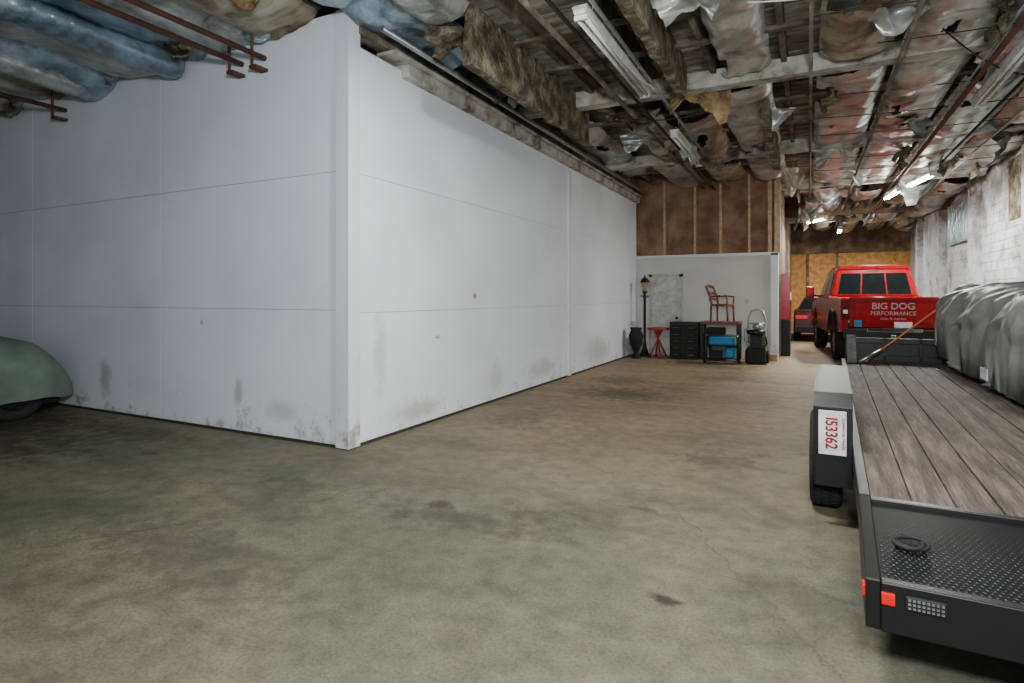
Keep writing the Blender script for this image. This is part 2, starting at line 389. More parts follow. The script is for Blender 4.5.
k = 0
cols = ['foil', 'foilb', 'foil', 'foil', 'kraft', 'foilb', 'foil', 'foilb', 'foil', 'kraft', 'foil', 'foil']
x = -12.6
while x < -4.4:
    batt("batt_%d" % k, x + 0.02, x + 0.84, 0.2, 4.36, 4.32 - 0.05 * random.random(), 0.08 + 0.08 * random.random(), M[cols[k % len(cols)]], k + 1, random.uniform(-.18, .18), 0.6, 1.0)
    x += 0.82; k += 1
batt("batt_edge", -4.1, -3.35, 0.8, 5.9, 4.34, 0.14, M['foilb'], 31, 0.1, .6)
batt("batt_edge2", -3.5, -2.95, 1.0, 4.9, 4.32, 0.14, M['foil'], 32)
batt("batt_edge3", -3.95, -3.25, 8.5, 13.5, 4.4, 0.12, M['foil'], 33)
batt("batt_edge4", -3.95, -3.3, 5.7, 8.2, 4.4, 0.12, M['foilb'], 37)
for (a, b, y0, y1, mt, sg) in [(-2.75, -2.0, 9.0, 12.2, 'kraft', .1), (-1.15, -0.45, 8.2, 14.9, 'foil', .12), (-0.95, -0.4, 5.2, 7.8, 'foil', .1),
                               (0.1, 0.85, 5.0, 7.6, 'kraft', .12), (0.08, 0.87, 8.2, 15.8, 'foil', .10), (0.92, 1.7, 5.4, 16, 'foil', .12),
                               (0.95, 1.65, 2.5, 5.2, 'kraft', .12), (1.75, 2.6, 5.4, 16.2, 'foil', .13), (2.62, 3.5, 6.2, 15.9, 'foil', .13),
                               (0.1, 0.85, 16.5, 27, 'foil', .2), (1.0, 1.7, 16.6, 27, 'foil', .2), (1.9, 2.6, 16.6, 27, 'foil', .25),
                               (2.7, 3.5, 16.6, 27, 'foil', .25), (-2.0, -1.3, 9.4, 14.8, 'kraft', .15), (-3.0, -2.3, 12.4, 14.9, 'foil', .15)]:
    k += 1; batt("batt_%d" % k, a, b, y0, y1, 4.30, sg, M[mt], k + 3, random.uniform(-.1, .1), 0.45)
def duct(nm, x, z, y0, y1, R, mat, seed):
    v = []; f = []; n = 20; m = int((y1 - y0) / .05)
    for j in range(m + 1):
        y = y0 + (y1 - y0) * j / m
        for i in range(n):
            a = 2 * math.pi * i / n
            r = R * (1 + .05 * math.sin(y * 42) + .22 * noise.noise(Vector((math.cos(a) * 1.4, y * 1.6, math.sin(a) * 1.4 + seed))))
            v.append((x + r * math.cos(a) * 1.25 + .05 * math.sin(y * 1.3 + seed), y, z + r * math.sin(a) * .8 - .04 * abs(math.sin(y * 1.1))))
    for j in range(m):
        for i in range(n):
            i2 = (i + 1) % n; f.append((j * n + i, j * n + i2, (j + 1) * n + i2, (j + 1) * n + i))
    add(nm, v, f, mat, ins, smooth=True)
duct("foil_duct_a", -6.6, 4.2, -1, 4.3, .17, M['foilb'], 2)
duct("foil_duct_b", -8.2, 4.2, -1, 4.3, .16, M['foil'], 5)
def tatter(x, y, w, h, mat, seed, ang, z=4.3):
    nx, nz = 8, 14; v = []; f = []
    for j in range(nz + 1):
        for i in range(nx + 1):
            t = i / nx; q = j / nz
            n = noise.noise(Vector((t * 3 + seed, q * 3, seed)))
            u = (t - 0.5) * w * (1 - 0.45 * q * abs(math.sin(seed)))
            o = 0.18 * n + 0.25 * h * q * q
            v.append((x + u * math.cos(ang) - o * math.sin(ang), y + u * math.sin(ang) + o * math.cos(ang), z - h * q * (0.7 + 0.35 * math.sin(t * 5 + seed) + .3 * noise.noise(Vector((t * 6, seed, 1))))))
    for j in range(nz):
        for i in range(nx):
            a = j * (nx + 1) + i; f.append((a, a + 1, a + nx + 2, a + nx + 1))
    add("tatter_%d" % seed, v, f, mat, ins, smooth=True)
for i, (x, y, w, h, mt, a) in enumerate([(-3.3, 5.2, 0.8, 0.35, 'batt', 1.3), (-1.0, 5.6, .7, .25, 'foil', 0.2), (-1.3, 8.1, .8, .45, 'pink', 0.3),
        (-2.4, 8.7, .9, .3, 'batt', 0.1), (0.3, 5.3, .5, .35, 'kraft', 1.1), (1.7, 7.1, .5, .35, 'batt', 1.4), (2.8, 9.2, .8, .4, 'foil', .6),
        (0.4, 12.2, .8, .45, 'foil', .2), (1.6, 13.0, .6, .4, 'batt', 1.2), (2.9, 12.3, .7, .6, 'foil', 1.5), (-0.3, 14.2, .6, .6, 'kraft', .5),
        (2.3, 16.8, .9, .6, 'foil', .3), (0.6, 17.1, .7, .6, 'foil', .1), (1.2, 19.0, .8, .5, 'batt', .2), (3.1, 15.0, .8, .7, 'batt', 1.3),
        (-2.0, 10.5, .6, .45, 'foil', .4), (-4.6, 3.6, .7, .2, 'pink', .1), (-6.2, 4.1, .9, .18, 'batt', 0), (0.3, 9.1, .6, .3, 'batt', 1.5),
        (0.3, 18.6, .9, .7, 'foil', .2), (-0.1, 20.3, .7, .8, 'foil', 1.0), (1.5, 11.0, .6, .3, 'foil', .9), (0.9, 14.6, .7, .4, 'foil', .3),
        (-0.5, 9.6, .7, .3, 'foil', .2), (-1.5, 11.6, .8, .4, 'batt', .4), (2.5, 14.2, .8, .4, 'batt', 1.0), (-3.6, 7.0, .7, .25, 'foil', 1.4),
        (-8.0, 4.2, .8, .2, 'foil', 0), (-10.4, 4.2, 1.0, .22, 'batt', 0), (-5.2, 4.2, .7, .15, 'foilb', 0), (0.8, 6.6, .6, .3, 'foil', .5), (-2.6, 10.0, .7, .3, 'foil', .2)]):
    tatter(x, y, w, h, M[mt], i + 1, a)

def rough_slab(nm, x0, x1, y0, y1, z0, z1, mat, seed):
    ny = int((y1 - y0) / 0.12); nz = 6; v = []; f = []
    for side in (0, 1):
        for j in range(ny + 1):
            for q in range(nz + 1):
                y = y0 + (y1 - y0) * j / ny; z = z0 + (z1 - z0) * q / nz
                e = noise.noise(Vector((y * 2.2, z * 2.2, seed + side * 4)))
                dz = 0.05 * noise.noise(Vector((y * 3, 1, seed))) if q == 0 else 0
                v.append(((x0 if side == 0 else x1) + 0.03 * e, y, z + dz))
    n = (ny + 1) * (nz + 1)
    for s_ in (0, 1):
        for j in range(ny):
            for q in range(nz):
                a = s_ * n + j * (nz + 1) + q; f.append((a, a + 1, a + nz + 2, a + nz + 1))
    for j in range(ny):
        a = j * (nz + 1); f.append((a, a + nz + 1, n + a + nz + 1, n + a))
    for q in range(nz):
        f.append((q, q + 1, n + q + 1, n + q)); a = ny * (nz + 1) + q; f.append((a, a + 1, n + a + 1, n + a))
    return add(nm, v, f, mat, ins, smooth=False)
rough_slab("hanging_slab", -3.08, -2.98, 5.0, 8.5, 3.80, 4.42, M['batt'], 3)
rough_slab("hanging_slab_b", -1.5, -1.38, 4.6, 7.6, 4.05, 4.45, M['batt'], 9)
rough_slab("hanging_slab_c", -0.62, -0.5, 9.0, 12.5, 3.95, 4.35, M['batt'], 13)

rp = empty("ceiling_steel_pipes")
for x, n in ((-5.15, 0), (-9.0, 1), (-5.5, 2)):
    cyl("pipe_%d" % n, (x, -4, 4.02), (x, 4.36, 4.02), 0.028, M['rust'], rp)
    for y in (4.2, 2.4):
        cyl("hanger_%d_%d" % (n, int(y)), (x, y, 3.9), (x, y, 4.55), 0.015, M['rust'], rp)
    box("shoe_%d" % n, x - .05, x + .05, 4.2, 4.36, 3.87, 3.90, M['rust'], rp)
cd = empty("ceiling_conduits")
for i, (x, z, y0, y1, r, mt) in enumerate([(-1.72, 4.12, 2, 15, .02, 'steel'), (-2.3, 4.16, 2, 15, .03, 'joist'), (0.02, 4.14, 3, 20, .02, 'joist'),
                                          (0.9, 4.12, 3, 27, .025, 'joist'), (1.78, 4.08, 3, 27, .03, 'rust'), (1.72, 4.1, 6, 24, .015, 'steel'), (2.68, 4.12, 5, 27, .02, 'steel'), (-3.7, 4.1, 4.5, 15, .03, 'steel'),
                                          (-2.05, 4.1, 3, 15, .02, 'black2'), (2.3, 4.1, 3, 27, .02, 'black2')]):
    cyl("conduit_%d" % i, (x, y0, z), (x, y1, z), r, M[mt], cd, 10)
def cable(nm, p0, p1, sag, r=0.008, mat='whitep'):
    pts = []
    for i in range(13):
        t = i / 12; p = Vector(p0).lerp(Vector(p1), t); p.z -= sag * 4 * t * (1 - t); pts.append(p)
    tube(nm, pts, r, M[mat], cd)
cable("cable_a", (-1.2, 5.7, 4.35), (1.2, 6.2, 4.35), 0.15)
cable("cable_b", (-3.0, 8.2, 4.3), (-0.6, 8.6, 4.3), 0.3, 0.008, 'black')
cable("cable_c", (1.0, 7.0, 4.35), (2.6, 9.5, 4.25), 0.2, 0.008, 'black')
cable("cable_d", (-1.8, 5.0, 4.1), (-1.7, 7.4, 4.1), 0.12, 0.008, 'whitep')
for i, y in enumerate((6.4, 7.3, 9.0, 10.1, 11.2, 13.1, 14.3, 15.4)):
    cable("strap_wire_%d" % i, (0.05, y, 4.22), (3.5, y + .1, 4.22), 0.05, 0.006, 'black')

def fixture(nm, p, length, rz, on, power=0):
    e = empty(nm, p, rz)
    prism("housing", [(-.07, .06), (-.05, .0), (.05, .0), (.07, .06), (.07, .08), (-.07, .08)], 'Y', -length / 2, length / 2, M['whitep'], e)
    for s_ in (-.035, .035):
        cyl("tube", (s_, -length / 2 + .05, -.022), (s_, length / 2 - .05, -.022), 0.019, M['tubeon'] if on else M['whitep'], e, 10)
    multibox("sockets", [(-.06, .06, y0, y0 + .03, -.045, 0) for y0 in (-length / 2 + .02, length / 2 - .05)], M['whitep'], e)
    for y0 in (-length * .35, length * .35):
        cyl("hanger", (0, y0, .08), (0, y0, 4.6 - p[2]), .006, M['steel'], e, 6)
    if power:
        l = bpy.data.lights.new(nm + "_lamp", 'AREA'); l.shape = 'RECTANGLE'; l.size = 0.2; l.size_y = length
        l.energy = power; l.color = (0.98, 0.98, 0.94)
        lo = bpy.data.objects.new("lamp", l); lo.location = (0, 0, -0.06); COL.objects.link(lo); lo.parent = e
fixture("fluorescent_fixture", (2.05, 14.6, 3.90), 1.25, 0.2, True, 220)
fixture("fluorescent_fixture.001", (1.75, 16.3, 3.90), 1.25, 0.1, True, 130)
fixture("fluorescent_fixture.002", (0.2, 19.6, 3.75), 1.0, 0.5, True, 180)
fixture("fluorescent_fixture.003", (-1.85, 6.2, 4.05), 2.4, 0.0, False)
fixture("fluorescent_fixture.004", (-1.9, 10.6, 4.05), 2.4, 0.0, False)
fixture("fluorescent_fixture.005", (2.0, 8.6, 4.05), 2.4, 0.0, False)
fixture("fluorescent_fixture.006", (1.0, 24.5, 3.9), 1.25, 0.0, True, 200)
fixture("added_fill_fixture", (-1.0, 3.7, 4.2), 1.25, 1.2, True, 230)  # added fill light above the frame, unseen, brightens side wall and mid floor

# ---------------------------------------------------------------- wheels
def wheel(parent, nm, loc, R, W, rim='steel', face=-1):
    e = bpy.data.objects.new(nm, None); e.location = loc; COL.objects.link(e); e.parent = parent
    h = W / 2
    lathe("tyre", [(R * .6, -h * .75), (R * .75, -h * .98), (R * .93, -h), (R, -h * .78), (R, h * .78), (R * .93, h), (R * .75, h * .98), (R * .6, h * .75)], 'X', M['rubber'], e, closed=True, seg=36)
    lathe("rim", [(0.001, face * h * .3), (R * .2, face * h * .35), (R * .22, face * h * .2), (R * .5, face * h * .1), (R * .6, face * h * .75), (R * .64, face * h * .8)], 'X', M[rim], e, seg=24)
    v = []; f = []
    for i in range(5):
        a = i * 2 * math.pi / 5
        o = len(v)
        for (r, w) in ((R * .12, R * .14), (R * .6, R * .1)):
            for s_ in (-1, 1):
                for xx in (face * h * .3, face * h * .62):
                    v.append((xx, r * math.cos(a) - s_ * w * math.sin(a), r * math.sin(a) + s_ * w * math.cos(a)))
        f += [tuple(o + i_ for i_ in q) for q in ((0, 1, 3, 2), (4, 6, 7, 5), (0, 4, 5, 1), (2, 3, 7, 6), (1, 5, 7, 3), (0, 2, 6, 4))]
    add("spokes", v, f, M[rim], e)
    tl = []; tf = []
    for i in range(40):
        a = i * 2 * math.pi / 40
        for (x0, x1, ph) in ((-h * .75, -h * .3, 0), (-h * .2, h * .2, .5), (h * .3, h * .75, 0)):
            aa = a + ph * math.pi / 40; o = len(tl); wd = 0.05
            for r in (R * .98, R * 1.0 + .006):
                for (xx, da) in ((x0, -wd), (x1, -wd), (x1, wd), (x0, wd)):
                    tl.append((xx, r * math.cos(aa + da), r * math.sin(aa + da)))
            tf += [tuple(o + q for q in t) for t in BF]
    add("tread", tl, tf, M['rubber'], e)

# ---------------------------------------------------------------- utility trailer
tr = empty("utility_trailer", (0.27, 3.4, 0), -math.radians(1.87))
DW = 1.42; DL = 7.1
nb = 8; bw = DW / nb
for i in range(nb):
    box("deck_board_%d" % i, i * bw + 0.004, (i + 1) * bw - 0.004, 0.02, DL, 0.465, 0.50 + random.uniform(-.003, .003), M['deck'], tr, 0.003)
multibox("frame", [(-.05, 0.0, -.02, DL + .05, .36, .52), (DW, DW + .05, -.02, DL + .05, .36, .52), (0, DW, -.03, 0.015, .36, .505),
                   (0, DW, DL, DL + .06, .36, .52)] + [(0, DW, y, y + .05, .36, .46) for y in (1, 2, 3, 4, 5, 6)], M['black'], tr, 0.004)
def dz(y): return 0.495 + (y) / 0.72 * 0.10
prism("dovetail_plate", [(-.03, .495), (-.72, .395), (-.72, .375), (-.03, .46)], 'X', -0.0, DW, M['black'], tr)
prism("dovetail_side", [(0, .52), (-.76, .41), (-.76, .22), (-.4, .22), (0, .36)], 'X', -0.05, 0.0, M['black'], tr, 0.004)
prism("dovetail_side_r", [(0, .52), (-.76, .41), (-.76, .22), (-.4, .22), (0, .36)], 'X', DW, DW + 0.05, M['black'], tr, 0.004)
box("rear_bumper", 0, DW, -.77, -.72, .22, .41, M['black'], tr, 0.005)
lv = []; lf = []
r_ = 0
yy = -0.05
while yy > -0.70:
    xx = 0.02 + (0.0115 if r_ % 2 else 0); ci = 0
    while xx < DW - 0.015:
        o = len(lv); a = 0.0085; b_ = 0.0036; z = dz(yy) + .0008
        ang = 0.78 if (ci + r_) % 2 else -0.78
        ca, sa = math.cos(ang), math.sin(ang)
        for (px, py) in ((-a, 0), (0, -b_), (a, 0), (0, b_)):
            lv.append((xx + px * ca - py * sa, yy + px * sa + py * ca, z))
        lv.append((xx, yy, z + 0.003))
        lf += [(o, o + 1, o + 4), (o + 1, o + 2, o + 4), (o + 2, o + 3, o + 4), (o + 3, o, o + 4)]
        xx += 0.023; ci += 1
    yy -= 0.02; r_ += 1
add("diamond_tread", lv, lf, flat("worn_black_tread", (74, 76, 80), 0.35, 0.2), tr)
box("side_marker", 0.0, 0.045, -.785, -.765, .33, .375, M['redl'], tr, 0.004)
box("side_marker_l", -.06, -.045, -.74, -.69, .33, .375, M['redl'], tr, 0.004)
box("tail_lamp_housing", 0.075, 0.205, -.782, -.765, .325, .38, M['black2'], tr, 0.01)
lp = []
for a in range(8):
    for c in range(3):
        lp.append((0.085 + a * .0145, 0.094 + a * .0145, -.788, -.78, .334 + c * .015, .341 + c * .015))
multibox("tail_lamp_leds", lp, M['steel'], tr)
pts = []
for i in range(60):
    t = i / 59 * 4 * math.pi; rr = 0.05 + 0.014 * math.sin(t * 1.3)
    y = -0.42 + rr * math.sin(t); pts.append((0.12 + rr * math.cos(t) * 1.1, y, dz(y) + 0.014 + i * 0.0002))
tube("coiled_strap", pts, 0.008, M['black2'], tr)
for sx, nm in ((-1, 'left'), (1, 'right')):
    def X(v): return -v if sx < 0 else DW + v
    xa, xb = sorted((X(0.05), X(0.27)))
    prism("fender_" + nm, [(.93, .26), (.93, .78), (1.02, .86), (2.78, .86), (2.9, .76), (2.9, .40), (2.87, .40), (2.87, .74), (2.76, .83), (1.04, .83), (.96, .76), (.96, .26)], 'X', xa, xb, M['black'], tr, 0.004)
    xs_, xe_ = sorted((X(0.262), X(0.275)))
    prism("fender_skirt_" + nm, [(.93, .45), (.93, .78), (1.02, .86), (2.78, .86), (2.9, .76), (2.9, .5), (2.6, .66), (1.2, .66)], 'X', xs_, xe_, M['black'], tr)
    for yc in (1.40, 2.2):
        wheel(tr, "wheel_%s_%d" % (nm, int(yc)), (X(0.205), yc, 0.34), 0.335, 0.20, 'whitep', -1 if sx < 0 else 1)
cyl("axle_a", (-.1, 1.40, .34), (DW + .1, 1.40, .34), .035, M['black'], tr)
cyl("axle_b", (-.1, 2.2, .34), (DW + .1, 2.2, .34), .035, M['black'], tr)
box("licence_plate", -.245, -.085, .915, .93, .47, .755, M['whitep'], tr, 0.004)
text("plate_number", "I53362", 0.096, M['redtxt'], tr, (-.174, .912, .612), (math.pi / 2, math.pi / 2, 0), 0.002, 0.78)
text("plate_state", "COMMERCIAL TRAILER", 0.02, M['redtxt'], tr, (-.103, .912, .612), (math.pi / 2, math.pi / 2, 0))
multibox("front_rail", [(0, DW, DL - .02, DL + .03, .52, .60), (0, DW, DL - .02, DL + .03, .78, .86), (0, .05, DL - .02, DL + .03, .5, .86),
                        (DW - .05, DW, DL - .02, DL + .03, .5, .86), (.5, .55, DL - .02, DL + .03, .5, .86), (.95, 1.0, DL - .02, DL + .03, .5, .86), (0.05, DW - .05, DL + .03, DL + .04, .5, .80)], M['black'], tr, 0.004)
for s_ in (0.1, DW - .1):
    cyl("tongue_%d" % int(s_ * 10), (s_, DL, .42), (DW / 2, DL + 1.3, .42), .045, M['black'], tr, 8)
cyl("jack", (DW / 2, DL + 1.0, 0), (DW / 2, DL + 1.0, .85), .035, M['steel'], tr)
box("winch_box", .25, .62, DL + .1, DL + .5, .5, .72, M['steel'], tr, 0.02)
prism("loading_ramp_end", [(DL - .55, .52), (DL - .5, .56), (DL + .05, .90), (DL + .05, .80)], 'X', .02, .14, M['steel'], tr)
tube("tie_strap", [(.25, 6.7, .53), (.7, 6.95, .90), (1.25, 7.3, 1.35)], .012, M['orange'], tr)
cyl("ratchet", (.16, 6.65, .52), (.45, 6.8, .69), .026, M['steel'], tr)

# ---------------------------------------------------------------- covered vehicles
def cover(parent, L_, W_, H, hem, mat, seed, wr=0.04, nl=90, nc=52, pw=0.62, endr=0.55, diag=0.0, hf=0.0):
    v = []; f = []
    for j in range(nl + 1):
        t = j / nl; y = t * L_
        e = max(0.0, min(t, 1 - t) * L_)
        endf = min(1.0, (e / endr)); endf = max(0.0, math.sin(endf * math.pi / 2)) ** 0.45
        w = W_ / 2 * (0.60 + 0.40 * endf)
        h = H(t); hz = hem(t)
        h = hz + (h - hz) * (0.12 + 0.88 * endf)
        for i in range(nc + 1):
            a = math.pi * i / nc; c, s = math.cos(a), max(0.0, math.sin(a))
            x = w * math.copysign(abs(c) ** pw, c); z = hz + (h - hz) * (s ** (pw * 0.9))
            p = Vector((x * 1.3 + seed, y * 1.1, z * 1.0))
            n1 = noise.noise(p); n2 = noise.noise(p * 3.1)
            fy = (y + diag * z)
            fold = abs(noise.noise(Vector((fy * 1.5 + seed, z * 1.6 - y * .7 * diag + x * .4, seed))))
            fold2 = abs(noise.noise(Vector((fy * 3.2 + seed, z * 2.4 + x * .6, seed + 9))))
            dd = wr * (n1 + 0.25 * n2 - 1.2 * fold) - hf * fold2
            x += dd * c * 1.2; z += dd * s * 0.9
            if s < 0.05: z = hz + 0.03 * n2
            v.append((x, y, z))
    for j in range(nl):
        for i in range(nc):
            a = j * (nc + 1) + i; f.append((a, a + 1, a + nc + 2, a + nc + 1))
    f.append(tuple(range(nc + 1))); b0 = nl * (nc + 1); f.append(tuple(b0 + i for i in range(nc + 1)))
    return add("cover", v, f, mat, parent, smooth=True)
def pl_(pts):
    def fn(t):
        for (a, b), (c, d_) in zip(pts, pts[1:]):
            if t <= c:
                q = (t - a) / (c - a); q = q * q * (3 - 2 * q); return b + (d_ - b) * q
        return pts[-1][1]
    return fn
cc = empty("covered_car", (-9.34, -0.12, 0), 0)
cover(cc, 4.42, 2.04, pl_([(0, .62), (.2, .82), (.42, 1.2), (.68, 1.22), (.88, 1.0), (1, .85)]), pl_([(0, .3), (.15, .2), (.5, .2), (.8, .24), (.9, .24), (1, .22)]), M['tarpL'], 2.0, 0.05, pw=.7, hf=.02)
box("underbody", -.8, .8, .25, 4.2, .14, .40, M['black2'], cc, 0.03)
for sx in (-1, 1):
    for y in (.8, 3.7):
        wheel(cc, "wheel_%d_%d" % (sx, int(y)), (sx * .76, y, .31), .31, .2, 'black', sx)
box("tag", .99, 1.0, 3.05, 3.22, .17, .27, M['whitep'], cc)

cb = empty("covered_boat", (2.50, 5.6, 0), 0)
cover(cb, 5.2, 1.76, pl_([(0, 1.5), (.25, 1.60), (.6, 1.63), (.85, 1.66), (1, 1.5)]), pl_([(0, .56), (.5, .58), (.8, .66), (1, .9)]), M['tarpR'], 8.0, 0.09, nl=160, nc=80, pw=0.42, endr=.35, diag=1.0, hf=.07)
prism("hull", [(.15, .75), (.3, .42), (4.5, .42), (4.9, .9), (4.7, 1.2), (.3, 1.2)], 'X', -.42, .6, M['black2'], cb, 0.03)
multibox("trailer_frame", [(-.34, -.28, .2, 5.0, .34, .42), (.5, .56, .2, 5.0, .34, .42), (-.34, .56, 2, 2.08, .34, .42), (-.34, .56, 4.3, 4.38, .34, .42)], M['steel'], cb)
for sx, x_ in ((-1, -.38), (1, .66)):
    for y in (2.2, 4.55):
        wheel(cb, "wheel_%d_%d" % (sx, int(y)), (x_, y, .36), .36, .2, 'steel', sx)
box("cover_label", -.90, -.89, 1.85, 2.10, .64, .76, M['whitep'], cb)

# ---------------------------------------------------------------- pickup truck
tk = empty("pickup_truck", (1.58, 14.7, 0), math.radians(5.5))
def arch(yc, r, zc, n=12):
    return [(yc - r * math.cos(math.pi * i / n), zc + r * math.sin(math.pi * i / n)) for i in range(n + 1)]
zc = 0.66; rr = 0.50
prof = [(0.0, .72), (0.0, 1.46), (1.8, 1.47), (1.84, 1.50), (4.0, 1.48), (4.25, 1.42), (5.5, 1.32), (5.68, 1.15), (5.68, .68)]
prof += [(5.3, .66)] + list(reversed(arch(4.75, rr, zc))) + [(4.2, .60), (1.75, .60)] + list(reversed(arch(1.2, rr, zc))) + [(.6, .68)]
prism("body_side_left", prof, 'X', -.97, -.82, M['red'], tk, 0.02)
prism("body_side_right", prof, 'X', .82, .97, M['red'], tk, 0.02)
box("bed_floor", -.84, .84, .05, 1.82, .85, .92, M['black2'], tk)
box("tailgate", -.80, .80, -.02, .07, .82, 1.46, M['red'], tk, 0.02)
box("tailgate_recess", -.70, .70, -.035, -.01, .95, 1.36, M['red'], tk, 0.015)
box("tailgate_spoiler", -.8, .8, -.05, .08, 1.42, 1.48, M['red'], tk, 0.01)
box("cab_lower", -.9, .9, 1.84, 4.1, .62, 1.48, M['red'], tk, 0.03)
prism("hood", [(4.05, .8), (4.05, 1.47), (5.45, 1.38), (5.66, 1.2), (5.66, .8)], 'X', -.84, .84, M['red'], tk, 0.03)
box("chassis", -.55, .55, .1, 5.5, .52, .84, M['black2'], tk)
gb = [(-.93, 1.86), (.93, 1.86), (.93, 4.15), (-.93, 4.15)]; gt = [(-.78, 2.02), (.78, 2.02), (.78, 3.45), (-.78, 3.45)]
z0, z1 = 1.47, 2.18
add("cab_greenhouse", [(x, y, z0) for x, y in gb] + [(x, y, z1) for x, y in gt], BF, M['red'], tk, bevel=0.05)
prism("roof", [(-.78, 2.14), (-.72, 2.22), (-.4, 2.26), (.4, 2.26), (.72, 2.22), (.78, 2.14)], 'Y', 2.0, 3.45, M['red'], tk, 0.02)
def pane(nm, A, B, C, D, u0, u1, v0, v1, off=.012):
    A, B, C, D = map(Vector, (A, B, C, D)); n = (B - A).cross(D - A).normalized()
    def pt(u, v): return A.lerp(B, u).lerp(D.lerp(C, u), v)
    q = [pt(u0, v0), pt(u1, v0), pt(u1, v1), pt(u0, v1)]
    add(nm, [p + n * off for p in q] + [p - n * .01 for p in q], BF, M['glass'], tk)
G = [Vector((x, y, z0)) for x, y in gb]; T = [Vector((x, y, z1)) for x, y in gt]
for i, (a, b) in enumerate(((.08, .34), (.36, .64), (.66, .92))):
    pane("rear_window_%d" % i, G[0], G[1], T[1], T[0], a, b, .12, .82)
pane("side_window_l1", G[3], G[0], T[0], T[3], .18, .52, .1, .86)
pane("side_window_l2", G[3], G[0], T[0], T[3], .56, .88, .1, .86)
pane("side_window_r1", G[1], G[2], T[2], T[1], .12, .44, .1, .86)
pane("side_window_r2", G[1], G[2], T[2], T[1], .48, .82, .1, .86)
pane("windscreen", G[2], G[3], T[3], T[2], .06, .94, .08, .9)
for s_ in (-1, 1):
    box("tail_light_%d" % s_, min(s_ * .80, s_ * .975), max(s_ * .80, s_ * .975), -.03, .12, .98, 1.42, M['tlamp'], tk, 0.02)
    box("reverse_light_%d" % s_, min(s_ * .84, s_ * .93), max(s_ * .84, s_ * .93), -.04, .0, 1.12, 1.20, M['whitep'], tk, 0.005)
    cyl("mirror_arm_%d" % s_, (s_ * .92, 3.8, 1.5), (s_ * 1.15, 3.75, 1.52), .025, M['black2'], tk)
    cbox("mirror_%d" % s_, (s_ * 1.2, 3.75, 1.6), (.2, .1, .32), M['red'] if s_ < 0 else M['black2'], tk, bevel=.03)
    for y in (1.2, 4.75):
        wheel(tk, "wheel_%d_%d" % (s_, int(y)), (s_ * .83, y, .43), .42, .29, 'steel', s_)
    prism("fender_flare_%d" % s_, [(1.2 + .54 * math.cos(a * math.pi / 12), .66 + .54 * math.sin(a * math.pi / 12)) for a in range(13)] + [(1.2 - .47 * math.cos(a * math.pi / 12), .66 + .47 * math.sin(a * math.pi / 12)) for a in range(13)], 'X', min(s_ * .95, s_ * 1.02), max(s_ * .95, s_ * 1.02), M['black2'], tk)
box("rear_bumper", -.92, .92, -.16, .02, .58, .80, M['black'], tk, 0.03)
box("bumper_step", -.5, .5, -.165, -.1, .74, .82, M['chrome'], tk, 0.01)
box("truck_plate", .02, .34, -.05, -.03, .83, .95, M['whitep'], tk)
box("hitch", -.05, .05, -.3, .1, .48, .56, M['black'], tk)
cyl("exhaust", (.5, -.1, .5), (.5, .5, .5), .04, M['steel'], tk)
text("tailgate_name", "BIG DOG", .19, M['decal'], tk, (0.0, -.04, 1.28), (math.pi / 2, 0, 0), .003)
text("tailgate_sub", "PERFORMANCE", .12, M['decal'], tk, (0.0, -.04, 1.13), (math.pi / 2, 0, 0), .0005)
text("tailgate_phone", "auto & marine", .08, M['decal'], tk, (0.0, -.04, 1.02), (math.pi / 2, 0, 0), .0)
box("blue_sticker", -.72, -.58, -.045, -.03, .84, .98, M['blue'], tk, .005)
box("cab_brake_light", -.12, .12, 1.93, 1.98, 2.14, 2.17, M['tlamp'], tk)
multibox("roof_rail", [(-.72, -.68, 2.1, 3.3, 2.2, 2.25), (.68, .72, 2.1, 3.3, 2.2, 2.25)], M['red'], tk)

# ---------------------------------------------------------------- far parked car
ca = empty("parked_car", (0.45, 21.4, 0), 0)
prism("body", [(0, .35), (0, .95), (.15, 1.05), (.9, 1.06), (3.0, 1.02), (4.2, .85), (4.4, .6), (4.4, .3), (.2, .28)], 'X', -.9, .9, M['dred'], ca, .06)
add("greenhouse", [(-.82, .5, 1.04), (.82, .5, 1.04), (.82, 3.1, 1.0), (-.82, 3.1, 1.0), (-.62, 1.1, 1.42), (.62, 1.1, 1.42), (.62, 2.3, 1.42), (-.62, 2.3, 1.42)], BF, M['glass'], ca, bevel=.04)
box("roof", -.62, .62, 1.1, 2.3, 1.41, 1.45, M['dred'], ca, .01)
multibox("tail_lights", [(-.85, -.5, -.03, .03, .76, .86), (.5, .85, -.03, .03, .76, .86)], M['redl'], ca)
box("plate", -.2, .2, -.03, .01, .55, .68, M['whitep'], ca)
box("bumper", -.88, .88, -.06, .1, .3, .52, M['black2'], ca, .02)
for s_ in (-1, 1):
    for y in (.85, 3.6):
        wheel(ca, "wheel_%d_%d" % (s_, int(y)), (s_ * .82, y, .32), .32, .2, 'steel', s_)

